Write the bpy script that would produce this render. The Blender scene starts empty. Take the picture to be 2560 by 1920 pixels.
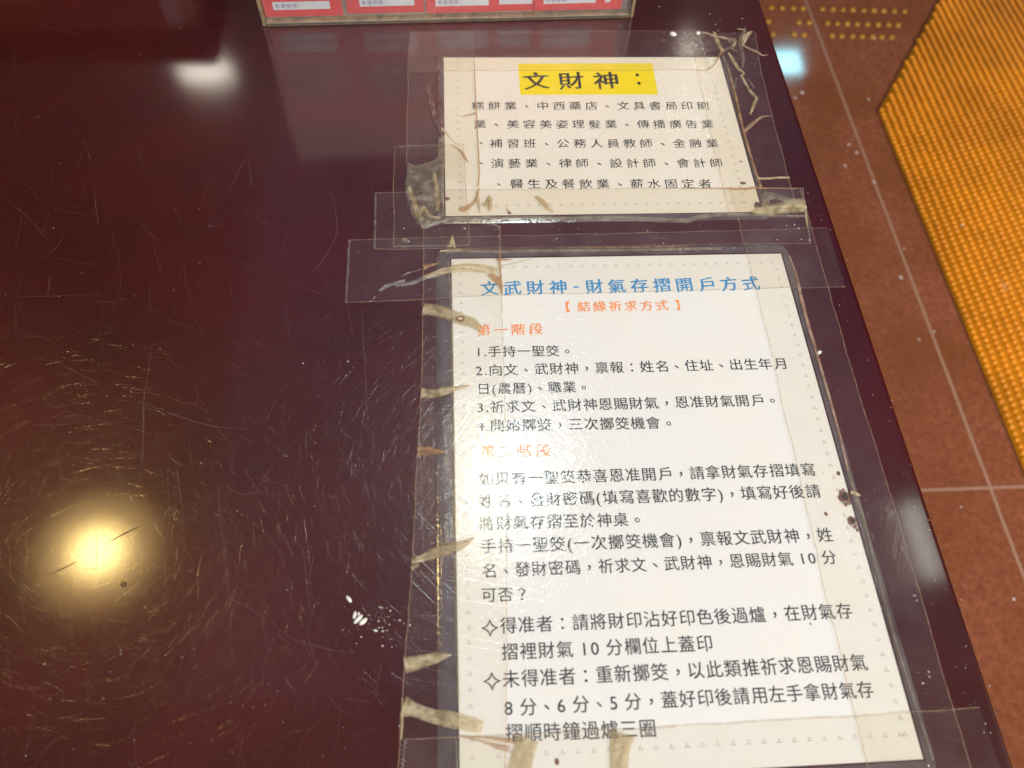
import bpy, bmesh, math, random
from mathutils import Vector, Matrix, noise
random.seed(7)
R = math.radians
scene = bpy.context.scene
COL = scene.collection

# ------------------------------------------------------------------ camera
C = Vector((0.00730889, -0.02089796, 0.38786199))
FWD = Vector((0.05778927, 0.49735067, -0.86562273)).normalized()
RGT = Vector((0.99799756, -0.05111445, 0.03725843)).normalized()
DWN = FWD.cross(RGT).normalized()
FPX, CX, CY = 1970.0, 1280.0, 960.0
cam_d = bpy.data.cameras.new('camera')
cam = bpy.data.objects.new('camera', cam_d)
COL.objects.link(cam)
cam.matrix_world = Matrix(((RGT.x, -DWN.x, -FWD.x, C.x), (RGT.y, -DWN.y, -FWD.y, C.y), (RGT.z, -DWN.z, -FWD.z, C.z), (0, 0, 0, 1)))
cam_d.sensor_width = 36.0
cam_d.lens = FPX / 2560 * 36
cam_d.clip_start, cam_d.clip_end = 0.01, 50
cam_d.dof.use_dof = True
cam_d.dof.focus_distance = 0.50
cam_d.dof.aperture_fstop = 8.5
scene.camera = cam


def T(px, py, z=0.0):
    """where the sight line of photo pixel (px, py) meets the level plane at height z"""
    d = FWD + RGT * ((px - CX) / FPX) + DWN * ((py - CY) / FPX)
    return C + d * ((z - C.z) / d.z)


def mirror(px, py, lamp_z, plane_z=0.0):
    """the place at height lamp_z that a level mirror at plane_z shows at photo pixel (px, py)"""
    p = T(px, py, plane_z)
    d = p - C
    d.z = -d.z
    return p + d * ((lamp_z - plane_z) / d.z)


# ------------------------------------------------------------------ world and lamps
FLOOR = -0.75
world = bpy.data.worlds.new('World')
scene.world = world
world.use_nodes = True
bg = world.node_tree.nodes['Background']
bg.inputs[0].default_value = (0.85, 0.75, 0.72, 1)
bg.inputs[1].default_value = 0.05


def lamp(name, loc, aim, power, color, sx, sy=None, shape='RECTANGLE', spin=0.0):
    d = bpy.data.lights.new(name, 'AREA')
    d.energy, d.color, d.shape, d.size = power, color, shape, sx
    d.size_y = sy or sx
    o = bpy.data.objects.new(name, d)
    COL.objects.link(o)
    o.location = loc
    o.rotation_euler = (Vector(aim) - Vector(loc)).to_track_quat('-Z', 'Y').to_euler()
    o.rotation_euler.rotate_axis('Z', spin)
    return o


DOWN = Vector((0, 0, -1))
LZ = 1.7
p = mirror(244, 1378, LZ)
lamp('golden_lamp', p, p + DOWN, 1.7, (1.0, 0.74, 0.28), 0.11, shape='DISK')
p = mirror(244, 1378, LZ + .015)
lamp('golden_lamp_mid_glow', p, p + DOWN, 1.3, (1.0, 0.70, 0.24), 0.19, shape='DISK')  # added wider, dimmer disc that softens the rim of the golden lamp
p = mirror(244, 1378, LZ + .03)
lamp('golden_lamp_outer_glow', p, p + DOWN, 1.2, (1.0, 0.66, 0.22), 0.33, shape='DISK')  # added widest disc, outer falloff of the same lamp's glow
p = mirror(1300, 1190, LZ)
lamp('cool_panel_lamp', p, p + DOWN, 3.6, (0.78, 0.95, 1.0), 0.13, 0.27)
p = mirror(1195, 1215, LZ)
lamp('warm_tube_lamp', p, p + DOWN, 1.0, (1.0, 0.86, 0.5), 0.12, 0.40)
p = mirror(515, 180, LZ)
lamp('spot_lamp', p, p + DOWN, 1.2, (1.0, 0.95, 0.8), 0.22, 0.12, 'ELLIPSE')
p = mirror(2302, 1350, LZ)
lamp('side_panel_lamp', p, p + DOWN, 0.42, (0.92, 1.0, 0.84), 0.055, 0.22)
p = mirror(1735, 190, LZ)
lamp('small_tube_lamp', p, p + DOWN, 0.8, (1.0, 0.95, 0.85), 0.06, 0.5)
p = mirror(1964, 156, LZ, FLOOR)
lamp('sky_panel_lamp', p, p + DOWN, 4.0, (0.35, 0.85, 1.0), 0.22, 0.24)
lamp('ceiling_glow', (0.48, 2.0, 2.4), (0.48, 2.0, 0), 5.5, (0.66, 0.52, 1.0), 2.85, 3.2)
lamp('key_light', (0.15, -1.15, 1.7), (0.1, 0.3, 0), 37.5, (0.93, 0.965, 1.0), 1.8, 1.0)
lamp('floor_light', (2.7, -0.9, 1.5), (1.1, 1.1, FLOOR), 95.0, (1.0, 0.86, 0.7), 0.9, 0.9)

vs = scene.view_settings
scene.display_settings.display_device = 'sRGB'
vs.view_transform, vs.look, vs.exposure, vs.gamma = 'Standard', 'None', 0.0, 1.0
vs.use_curve_mapping = False
scene.cycles.use_denoising = True
scene.cycles.transparent_max_bounces = 24
scene.cycles.sample_clamp_indirect = 6.0


# ------------------------------------------------------------------ materials
class N:
    """small wrapper that builds a node tree"""

    def __init__(self, name):
        self.m = bpy.data.materials.new(name)
        self.m.use_nodes = True
        self.t = self.m.node_tree
        for n in list(self.t.nodes):
            self.t.nodes.remove(n)
        self.out = self.t.nodes.new('ShaderNodeOutputMaterial')

    def put(self, sock, v):
        if v is None:
            return
        if hasattr(v, 'is_output'):
            self.t.links.new(v, sock)
        else:
            sock.default_value = (*v, 1) if isinstance(v, tuple) and len(v) == 3 and sock.type == 'RGBA' else v

    def node(self, typ, attrs=None, outp=0, **ins):
        n = self.t.nodes.new('ShaderNode' + typ)
        for k, v in (attrs or {}).items():
            setattr(n, k, v)
        for k, v in ins.items():
            key = int(k[1:]) if k[0] == 'i' and k[1:].isdigit() else k.replace('_', ' ')
            self.put(n.inputs[key], v)
        return n.outputs[outp]

    def math(self, op, a, b=None, clamp=False):
        return self.node('Math', {'operation': op, 'use_clamp': clamp}, i0=a, i1=b)

    def pos(self):
        return self.node('NewGeometry')

    def noise(self, vec, scale, detail=3.0, rough=0.55):
        return self.node('TexNoise', Vector=vec, Scale=scale, Detail=detail, Roughness=rough)

    def ramp(self, fac, *stops):
        n = self.t.nodes.new('ShaderNodeValToRGB')
        e = n.color_ramp.elements
        while len(e) < len(stops):
            e.new(0.5)
        for el, (p, c) in zip(e, stops):
            el.position = p
            el.color = (*c, 1) if len(c) == 3 else c
        self.put(n.inputs[0], fac)
        return n.outputs[0]

    def mixc(self, fac, a, b):
        n = self.t.nodes.new('ShaderNodeMix')
        n.data_type = 'RGBA'
        self.put(n.inputs[0], fac)
        self.put(n.inputs[6], a)
        self.put(n.inputs[7], b)
        return n.outputs[2]

    def mapping(self, vec, rot=0.0, scale=(1, 1, 1), loc=(0, 0, 0)):
        n = self.t.nodes.new('ShaderNodeMapping')
        n.inputs['Rotation'].default_value = (0, 0, rot)
        n.inputs['Scale'].default_value = scale
        n.inputs['Location'].default_value = loc
        self.put(n.inputs['Vector'], vec)
        return n.outputs[0]

    def bump(self, h, dist, strength=1.0, normal=None):
        return self.node('Bump', Strength=strength, Distance=dist, Height=h, Normal=normal)

    def principled(self, **ins):
        return self.node('BsdfPrincipled', None, 0, **ins)

    def done(self, sh):
        self.t.links.new(sh, self.out.inputs[0])
        return self.m


def streaks(n, vec, angles, along, across, lo, hi):
    """fine scratches: noise stretched along a few directions; returns a height"""
    tot = None
    for i, a in enumerate(angles):
        v = n.mapping(vec, 0.0, (along, across, 1), (3.1 * i, 7.7 * i, 1.3 * i))
        # rotate first, then stretch
        r = n.mapping(vec, a)
        n.put(v.node.inputs['Vector'], r)
        f = n.noise(v, 1.0, 0.0, 0.5)
        f = n.node('MapRange', {'interpolation_type': 'SMOOTHSTEP'}, i0=f, i1=lo, i2=hi, i3=0.0, i4=1.0)
        tot = f if tot is None else n.math('ADD', tot, f)
    return tot


def mat_table():
    n = N('maroon_lacquer')
    P = n.pos()
    big = n.noise(P, 9.0, 4)
    spk = n.noise(P, 420.0, 2)
    col = n.ramp(big, (0.35, (0.036, 0.0008, 0.0014)), (0.65, (0.058, 0.0016, 0.0030)))
    col = n.mixc(n.ramp(spk, (0.60, (0, 0, 0)), (0.72, (0.35, 0.35, 0.35))), col, (0.075, 0.014, 0.016))
    nc = n.bump(n.noise(P, 28.0, 1), 0.0001, 0.10)
    nb = nc
    haze = n.noise(P, 5.0, 3)
    rg = n.node('MapRange', None, i0=haze, i1=0.3, i2=0.7, i3=0.34, i4=0.44)
    sh = n.principled(Base_Color=col, Roughness=rg, Normal=nb, Coat_Weight=1.0, Coat_Roughness=0.095, Coat_Normal=nc, Specular_IOR_Level=0.40)
    return n.done(sh)


def mat_hairline():
    n = N('hairline_scratch')
    gl = n.node('BsdfGlossy', None, 0, Color=(0.9, 0.85, 0.85), Roughness=0.17)
    tr = n.node('BsdfTransparent', Color=(1, 1, 1))
    return n.done(n.node('MixShader', None, 0, i0=0.075, i1=tr, i2=gl))


def mat_plain(name, col, rough=0.5, var=0.15, scale=60.0, bumps=0.0, coat=0.0, spec=0.5):
    n = N(name)
    P = n.pos()
    f = n.noise(P, scale, 4)
    d = tuple(c * (1 - var) for c in col)
    l = tuple(min(1.0, c * (1 + var)) for c in col)
    c = n.ramp(f, (0.3, d), (0.7, l))
    nrm = n.bump(n.noise(P, scale * 4, 3), 0.0004, bumps) if bumps else None
    return n.done(n.principled(Base_Color=c, Roughness=rough, Normal=nrm, Coat_Weight=coat, Coat_Roughness=0.08, Specular_IOR_Level=spec))


def mat_paper(name, c0, c1):
    n = N(name)
    P = n.pos()
    f = n.noise(P, 22.0, 5)
    g = n.noise(P, 700.0, 2)
    c = n.mixc(n.ramp(f, (0.35, (0, 0, 0)), (0.7, (1, 1, 1))), c0, c1)
    c = n.mixc(n.ramp(g, (0.62, (0, 0, 0)), (0.8, (0.25, 0.25, 0.25))), c, (0.62, 0.52, 0.40))
    return n.done(n.principled(Base_Color=c, Roughness=0.7, Specular_IOR_Level=0.15))


def mat_film(name, tint, haze, gloss_rough, refl, crinkle, cscale, haze_col=(0.5, 0.46, 0.44), fine=0.0, streak=0.0):
    """thin clear plastic: lets light through, a little haze, glossy with a crinkled skin"""
    n = N(name)
    P = n.pos()
    a = n.noise(P, cscale, 3, 0.6)
    h = a
    if fine:
        h = n.math('ADD', h, n.math('MULTIPLY', n.noise(P, 16.0, 1), 3.0))
        h = n.math('ADD', h, n.math('MULTIPLY', n.noise(P, 380.0, 3, 0.6), fine))
    if streak:
        s = streaks(n, P, [0.2, 0.8, 1.5, 2.1, 2.7], 18.0, 800.0, 0.6, 0.78)
        h = n.math('ADD', h, n.math('MULTIPLY', s, streak))
    nrm = n.bump(h, 0.001, crinkle)
    inc = n.node('NewGeometry', None, 4)
    dt = n.t.nodes.new('ShaderNodeVectorMath')
    dt.operation = 'DOT_PRODUCT'
    n.put(dt.inputs[0], nrm)
    n.put(dt.inputs[1], inc)
    c1 = n.math('SUBTRACT', 1.0, n.math('ABSOLUTE', dt.outputs['Value']), True)
    fr = n.math('ADD', 0.04, n.math('MULTIPLY', n.math('POWER', c1, 5.0), 0.96))
    tr = n.node('BsdfTransparent', Color=tint)
    df = n.node('BsdfDiffuse', Color=haze_col)
    hz = n.math('MULTIPLY', n.node('MapRange', None, i0=n.noise(P, 45.0, 4), i1=0.3, i2=0.75, i3=0.5, i4=1.5), haze)
    body = n.node('MixShader', None, 0, i0=hz, i1=tr, i2=df)
    gl = n.node('BsdfGlossy', None, 0, Color=(1, 1, 1), Roughness=gloss_rough, Normal=nrm)
    return n.done(n.node('MixShader', None, 0, i0=n.math('MULTIPLY', fr, refl, True), i1=body, i2=gl))


def mat_veil(name, col, alpha, rough=0.5, gloss=0.0):
    n = N(name)
    P = n.pos()
    f = n.noise(P, 300.0, 3)
    al = n.math('MULTIPLY', n.node('MapRange', None, i0=f, i1=0.3, i2=0.7, i3=0.35, i4=1.3), alpha, True)
    sh = n.principled(Base_Color=col, Roughness=rough, Coat_Weight=gloss, Coat_Roughness=0.1)
    tr = n.node('BsdfTransparent', Color=(1, 1, 1))
    return n.done(n.node('MixShader', None, 0, i0=al, i1=tr, i2=sh))


def mat_wrinkle(name, c0, c1, alpha, rough=0.22):
    """glue filled creases of old tape: mottled tan, glossy, a bit see-through"""
    n = N(name)
    P = n.pos()
    f = n.noise(P, 160.0, 4)
    g = n.noise(P, 650.0, 3)
    c = n.mixc(n.ramp(f, (0.35, (0, 0, 0)), (0.68, (1, 1, 1))), c0, c1)
    c = n.mixc(n.ramp(g, (0.55, (0, 0, 0)), (0.75, (0.3, 0.3, 0.3))), c, tuple(x * 0.6 for x in c0))
    nrm = n.bump(n.math('ADD', f, n.math('MULTIPLY', g, 0.25)), 0.0012, 0.35)
    al = n.math('MULTIPLY', n.node('MapRange', None, i0=f, i1=0.3, i2=0.6, i3=0.65, i4=1.1), alpha, True)
    al = n.math('MULTIPLY', al, n.node('Attribute', {'attribute_name': 'thickness'}, 2), True)
    sh = n.principled(Base_Color=c, Roughness=0.45, Normal=nrm, Coat_Weight=0.8, Coat_Roughness=rough, Coat_Normal=nrm)
    tr = n.node('BsdfTransparent', Color=(0.95, 0.9, 0.8))
    return n.done(n.node('MixShader', None, 0, i0=al, i1=tr, i2=sh))


def mat_floor():
    n = N('brown_stone_tile')
    P = n.pos()
    f = n.noise(P, 130.0, 4, 0.65)
    g = n.noise(P, 7.0, 3)
    w = n.noise(P, 420.0, 2)
    c = n.ramp(f, (0.30, (0.19, 0.060, 0.032)), (0.5, (0.27, 0.090, 0.047)), (0.72, (0.36, 0.135, 0.075)))
    c = n.mixc(n.ramp(g, (0.35, (0, 0, 0)), (0.65, (0.7, 0.7, 0.7))), c, (0.20, 0.066, 0.026))
    c = n.mixc(n.ramp(w, (0.64, (0, 0, 0)), (0.74, (0.2, 0.2, 0.2))), c, (0.11, 0.05, 0.036))
    sep = n.t.nodes.new('ShaderNodeSeparateXYZ')
    n.put(sep.inputs[0], P)
    wob = n.math('MULTIPLY', n.math('SUBTRACT', n.noise(P, 14.0, 2), 0.5), 0.003)
    def line(s, off, step, wid):
        v = n.math('ADD', n.math('SUBTRACT', s, off), wob)
        v = n.math('PINGPONG', v, step / 2)
        return n.node('MapRange', None, i0=v, i1=wid * 0.5, i2=wid, i3=1.0, i4=0.0)
    gx = line(sep.outputs[0], GROUT_X, TILE, 0.0033)
    gy = line(sep.outputs[1], GROUT_Y, 2.4, 0.0033)
    gm = n.math('MAXIMUM', gx, gy)
    c = n.mixc(gm, c, (0.36, 0.21, 0.145))
    rough = n.node('MapRange', None, i0=gm, i1=0.0, i2=1.0, i3=0.07, i4=0.7)
    nrm = n.bump(n.math('SUBTRACT', n.math('MULTIPLY', n.noise(P, 5.0, 1), 0.4), gm), 0.001, 0.12)
    return n.done(n.principled(Base_Color=c, Roughness=rough, Normal=nrm))


g1, g2 = T(2022, 0, FLOOR), T(2464, 1220, FLOOR)
GROUT_X = (g1.x + g2.x) / 2
GROUT_Y = T(2420, 1222, FLOOR).y
TILE = T(2090, 405, FLOOR).y - GROUT_Y

M_TABLE = mat_table()
M_HAIR = mat_hairline()
M_FLOOR = mat_floor()
M_PAPER = mat_paper('sign_paper', (0.82, 0.82, 0.81), (0.84, 0.82, 0.78))
M_CARD = mat_paper('card_paper', (0.80, 0.74, 0.64), (0.82, 0.77, 0.69))
M_INK = mat_plain('grey_black_ink', (0.028, 0.030, 0.036), 0.6, 0.25, 300)
M_INK2 = mat_plain('black_ink', (0.025, 0.024, 0.026), 0.6, 0.25, 300)
M_BLUE = mat_plain('blue_ink', (0.018, 0.29, 0.66), 0.6, 0.12, 200)
M_ORANGE = mat_plain('orange_ink', (0.90, 0.32, 0.09), 0.6, 0.12, 200)
M_YELLOW = mat_plain('yellow_highlight', (0.88, 0.70, 0.005), 0.6, 0.03, 30)
M_DOTS = mat_plain('faint_border_ink', (0.42, 0.32, 0.30), 0.7, 0.25, 90)
M_DOTS2 = mat_plain('grey_border_ink', (0.26, 0.23, 0.21), 0.7, 0.25, 90)
M_STAIN = mat_veil('brown_stain', (0.20, 0.075, 0.03), 0.9)
M_BURN = mat_plain('dark_scorch', (0.035, 0.02, 0.014), 0.5, 0.3, 400)
M_POUCH = mat_film('laminate_film', (0.99, 0.99, 0.985), 0.004, 0.07, 1.0, 0.20, 95.0, fine=0.55, streak=0.10)
M_RIM = mat_film('laminate_rim', (0.93, 0.94, 0.95), 0.18, 0.10, 1.4, 0.35, 120.0, (0.46, 0.46, 0.52), fine=0.2)
M_TAPE = mat_film('clear_tape_film', (1.0, 0.99, 0.955), 0.032, 0.14, 0.9, 0.22, 60.0, (0.62, 0.54, 0.56), streak=0.15)
M_TAPE2 = mat_film('newer_tape_film', (0.99, 0.975, 0.94), 0.03, 0.15, 0.8, 0.06, 50.0, (0.46, 0.40, 0.36))
M_EDGE = mat_veil('glue_line', (0.50, 0.33, 0.22), 0.42, 0.4, 0.4)
M_TOOTH = mat_veil('cut_tape_glint', (0.75, 0.72, 0.66), 0.50, 0.25, 1.0)  # pale strip that paints the bright glint on the torn teeth
M_TAN = mat_wrinkle('tan_glue_crease', (0.47, 0.36, 0.20), (0.60, 0.50, 0.32), 0.85)
M_CREAM = mat_wrinkle('cream_glue_crease', (0.56, 0.44, 0.25), (0.72, 0.61, 0.40), 0.85)
M_PINK = mat_wrinkle('pinkish_glue_crease', (0.42, 0.24, 0.16), (0.52, 0.35, 0.27), 0.92)
M_BROWN = mat_wrinkle('brown_glue_crease', (0.40, 0.20, 0.09), (0.55, 0.36, 0.20), 0.85)
M_GREY = mat_wrinkle('grey_film_crease', (0.40, 0.37, 0.31), (0.58, 0.53, 0.44), 0.38, 0.1)
M_MAUVE = mat_wrinkle('mauve_film_crease', (0.24, 0.14, 0.15), (0.34, 0.22, 0.22), 0.8, 0.15)
M_CLEAR = mat_wrinkle('clear_film_crease', (0.42, 0.42, 0.43), (0.6, 0.6, 0.6), 0.45, 0.08)  # clear film, its highlight put in as a brighter grey
M_SCRATCH = mat_veil('pale_scratch', (0.36, 0.25, 0.26), 0.19, 0.4)
M_SCRATCH2 = mat_veil('dark_scratch', (0.02, 0.008, 0.004), 0.75, 0.6)
M_GLUE = mat_plain('pale_glue', (0.50, 0.42, 0.28), 0.4, 0.15, 300)
M_CRUMB = mat_plain('white_crumb', (0.82, 0.80, 0.74), 0.6, 0.08, 300)
M_DUST = mat_plain('pale_dust', (0.60, 0.54, 0.50), 0.7, 0.2, 300)
M_RED = None
M_WHITE = mat_plain('field_white', (0.80, 0.85, 0.93), 0.5, 0.06, 60)
M_BOARD = mat_plain('grubby_board', (0.42, 0.34, 0.30), 0.6, 0.35, 70)
M_PURPLE = mat_plain('purple_print', (0.22, 0.17, 0.40), 0.6, 0.2, 200)
M_RAIL = mat_plain('dirty_acrylic_edge', (0.30, 0.22, 0.11), 0.2, 0.4, 140, 0.3, 1.0)
M_RAILD = mat_plain('dark_acrylic_edge', (0.05, 0.045, 0.028), 0.2, 0.4, 120, 0.2, 1.0)
M_ACRYL = mat_film('acrylic_sheet', (0.97, 0.97, 0.96), 0.05, 0.02, 0.8, 0.03, 20.0, (0.5, 0.45, 0.42))
M_MAT = mat_plain('orange_vinyl', (0.86, 0.31, 0.004), 0.42, 0.22, 9, 0.0, 0.25)
M_STUD = mat_plain('yellow_rubber', (0.50, 0.26, 0.02), 0.45, 0.25, 40, 0.0, 0.3)
M_WOOD = mat_plain('dark_red_wood', (0.055, 0.010, 0.008), 0.35, 0.3, 12, 0.1, 0.5)
M_GOLD = mat_plain('worn_gold_paint', (0.42, 0.24, 0.04), 0.4, 0.4, 30, 0.2, 0.3)
M_LACQ = mat_plain('brown_lacquer', (0.20, 0.040, 0.014), 0.4, 0.35, 9, 0.1, 0.6)


def mat_red():
    n = N('red_card_print')
    P = n.pos()
    f = n.noise(P, 40.0, 5, 0.65)
    c = n.ramp(f, (0.35, (0.78, 0.045, 0.050)), (0.6, (0.80, 0.085, 0.095)), (0.8, (0.72, 0.30, 0.31)))
    return n.done(n.principled(Base_Color=c, Roughness=0.4))


M_RED = mat_red()


# ------------------------------------------------------------------ mesh helpers
class MB:
    def __init__(self):
        self.v, self.f, self.mi, self.mats = [], [], [], []

    def slot(self, m):
        if m not in self.mats:
            self.mats.append(m)
        return self.mats.index(m)

    def add(self, verts, faces, m):
        b, k = len(self.v), self.slot(m)
        self.v += [tuple(p) for p in verts]
        for f in faces:
            self.f.append([i + b for i in f])
            self.mi.append(k)

    def quadstrip(self, A, B, m):
        n = len(A)
        self.add(list(A) + list(B), [(i, i + 1, n + i + 1, n + i) for i in range(n - 1)], m)

    def box(self, lo, hi, m):
        x0, y0, z0 = lo
        x1, y1, z1 = hi
        self.add([(x0, y0, z0), (x1, y0, z0), (x1, y1, z0), (x0, y1, z0), (x0, y0, z1), (x1, y0, z1), (x1, y1, z1), (x0, y1, z1)],
                 [(0, 3, 2, 1), (4, 5, 6, 7), (0, 1, 5, 4), (1, 2, 6, 5), (2, 3, 7, 6), (3, 0, 4, 7)], m)

    def disc(self, c, rx, ry, m, n=10, wob=0.0, rot=0.0):
        vs = []
        for i in range(n):
            a = 2 * math.pi * i / n
            r = 1 + wob * random.uniform(-1, 1)
            x, y = rx * r * math.cos(a), ry * r * math.sin(a)
            vs.append((c[0] + x * math.cos(rot) - y * math.sin(rot), c[1] + x * math.sin(rot) + y * math.cos(rot), c[2]))
        self.add(vs, [tuple(range(n))], m)

    def build(self, name, parent=None, smooth=False, bevel=0.0, up=False):
        if up:                                   # thin sheets: every face looks upward
            for f in self.f:
                a, b, c = (Vector(self.v[f[i]]) for i in (0, len(f) // 3, 2 * len(f) // 3))
                if (b - a).cross(c - a).z < 0:
                    f.reverse()
        me = bpy.data.meshes.new(name)
        me.from_pydata(self.v, [], self.f)
        for m in self.mats:
            me.materials.append(m)
        me.polygons.foreach_set('material_index', self.mi)
        if smooth:
            me.polygons.foreach_set('use_smooth', [True] * len(me.polygons))
        me.update()
        o = bpy.data.objects.new(name, me)
        COL.objects.link(o)
        if parent is not None:
            o.parent = parent
        if bevel:
            md = o.modifiers.new('bevel', 'BEVEL')
            md.width, md.segments, md.limit_method = bevel, 3, 'ANGLE'
        return o


def tag(o, label=None, cat=None, group=None, kind=None):
    for k, v in (('label', label), ('category', cat), ('group', group), ('kind', kind)):
        if v:
            o[k] = v
    return o


def thing(name, label, cat, group=None):
    o = bpy.data.objects.new(name, None)
    o.empty_display_size = 0.02
    COL.objects.link(o)
    return tag(o, label, cat, group)


def resample(pts, n):
    """n points evenly spread along a polyline of Vectors"""
    L = [0.0]
    for a, b in zip(pts, pts[1:]):
        L.append(L[-1] + (b - a).length)
    out, j = [], 0
    for i in range(n):
        s = L[-1] * i / (n - 1)
        while j < len(pts) - 2 and L[j + 1] < s:
            j += 1
        t = (s - L[j]) / max(1e-9, L[j + 1] - L[j])
        out.append(pts[j].lerp(pts[j + 1], min(1, max(0, t))))
    return out


def smooth_line(pts, n):
    """n points along a Catmull-Rom curve through pts (tuples of any length)"""
    out = []
    k = len(pts) - 1
    for i in range(n):
        u = i / (n - 1) * k
        j = min(int(u), k - 1)
        t = u - j
        p0, p1, p2, p3 = pts[max(0, j - 1)], pts[j], pts[j + 1], pts[min(k, j + 2)]
        out.append(tuple(0.5 * ((2 * b) + (-a + c) * t + (2 * a - 5 * b + 4 * c - d) * t * t + (-a + 3 * b - 3 * c + d) * t ** 3)
                         for a, b, c, d in zip(p0, p1, p2, p3)))
    return out


# ------------------------------------------------------------------ the floor
fl = MB()
fl.add([(-4, -4, FLOOR), (5, -4, FLOOR), (5, 6, FLOOR), (-4, 6, FLOOR)], [(0, 1, 2, 3)], M_FLOOR)
tag(fl.build('floor'), kind='structure')

# ------------------------------------------------------------------ the table
e0, e1, e2 = T(1893, 0), T(2265, 1050), T(2540, 1920)
EDGE = (e0.x + e1.x + e2.x) / 3
TX0, TY0, TY1 = -1.05, -0.55, 1.05


def edge_x(y):
    return EDGE


table = thing('altar_table', 'dark maroon lacquered table with a scratched glossy top', 'table')
tb = MB()
# top with a rounded right edge: profile swept along y
prof = [(0.0, 0.0)]
rad = 0.0035
pr = [(TX0, 0.0), (EDGE - rad, 0.0)]
for i in range(1, 7):
    a = math.pi / 2 * (1 - i / 6)
    pr.append((EDGE - rad + rad * math.cos(a), -rad + rad * math.sin(a)))
pr += [(EDGE, -0.026), (EDGE - 0.004, -0.030), (TX0, -0.030)]
ys = [TY0, TY1]
vv = [(x, y, z) for y in ys for x, z in pr]
k = len(pr)
ff = [(i, (i + 1) % k, k + (i + 1) % k, k + i) for i in range(k)] + [tuple(range(k))[::-1], tuple(range(k, 2 * k))]
tb.add(vv, [f[::-1] for f in ff], M_TABLE)


def scratch(pts, w, m, z=0.00006):
    P3 = [T(*p) for p in smooth_line(pts, max(6, 5 * len(pts)))]
    A, B = [], []
    n = len(P3)
    for i, p in enumerate(P3):
        d = (P3[min(n - 1, i + 1)] - P3[max(0, i - 1)]).normalized()
        s = Vector((-d.y, d.x, 0))
        u = i / (n - 1)
        ww = w * 0.5 * (0.25 + 0.75 * math.sin(math.pi * min(1, max(0, u))) ** 0.6) * random.uniform(0.6, 1.3)
        A.append((p.x + s.x * ww, p.y + s.y * ww, z))
        B.append((p.x - s.x * ww, p.y - s.y * ww, z))
    tb.quadstrip(A, B, m)


SCR = [
    [(0, 488), (60, 535), (128, 607)], [(380, 860), (372, 925), (360, 1000), (356, 1110), (350, 1240)],
    [(140, 905), (200, 935), (252, 963)], [(340, 1000), (430, 1035), (530, 1065), (625, 1073)],
    [(695, 990), (678, 1025), (668, 1052)], [(543, 1205), (552, 1290), (565, 1420), (578, 1545)],
    [(757, 1370), (765, 1440), (780, 1560)], [(728, 1340), (735, 1365)], [(565, 1497), (610, 1512), (660, 1545)],
    [(830, 480), (842, 580), (800, 660), (770, 690)], [(720, 700), (790, 730), (830, 745)],
    [(235, 480), (240, 520), (246, 560)], [(165, 575), (140, 620), (100, 650)], [(125, 690), (122, 720), (118, 745)],
    [(870, 770), (880, 830), (882, 850)], [(905, 770), (908, 850), (915, 950), (918, 1040)],
    [(560, 1210), (600, 1235), (650, 1232), (720, 1240)], [(75, 1063), (150, 1062), (190, 1055)],
    [(210, 353), (222, 385), (228, 410)], [(235, 470), (238, 485)], [(385, 620), (395, 655), (405, 685)],
    [(0, 740), (90, 741), (260, 736)], [(345, 545), (370, 580), (395, 600)], [(430, 512), (455, 550)],
    [(600, 515), (640, 540), (680, 570)], [(150, 526), (190, 532), (225, 545)], [(860, 1085), (895, 1105)],
    [(440, 1160), (460, 1300)], [(360, 1010), (358, 1150)], [(820, 480), (838, 505)], [(640, 350), (600, 420), (575, 480)],
    [(940, 1430), (955, 1460)], [(955, 1650), (945, 1700), (938, 1750)], [(860, 1745), (900, 1752), (930, 1755)],
    [(850, 1330), (848, 1480)], [(620, 390), (630, 470)], [(690, 1580), (710, 1600)], [(735, 1600), (830, 1625), (900, 1635)],
    [(640, 1230), (665, 1190), (690, 1150)], [(610, 1170), (650, 1235)],
]
for s in SCR:
    scratch(s, random.uniform(0.00025, 0.0005), M_SCRATCH)
for _ in range(230):
    x, y = random.uniform(0, 1000), random.uniform(0, 1900)
    a, l = random.choice([random.uniform(0, 3.14), 1.5 + random.gauss(0, 0.2)]), random.uniform(15, 90)
    b = random.uniform(-0.25, 0.25)
    scratch([(x, y), (x + l * math.cos(a), y + l * math.sin(a)), (x + 2 * l * math.cos(a + b), y + 2 * l * math.sin(a + b))], random.uniform(0.00010, 0.00022), M_SCRATCH)
scratch([(118, 1437), (160, 1420), (196, 1402)], 0.0006, M_SCRATCH2)
scratch([(262, 1362), (300, 1340), (346, 1317)], 0.0008, M_SCRATCH2)
scratch([(240, 1320), (241, 1380), (240, 1440)], 0.0003, M_SCRATCH2)
scratch([(205, 1420), (225, 1422), (243, 1424)], 0.0003, M_SCRATCH2)
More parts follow.
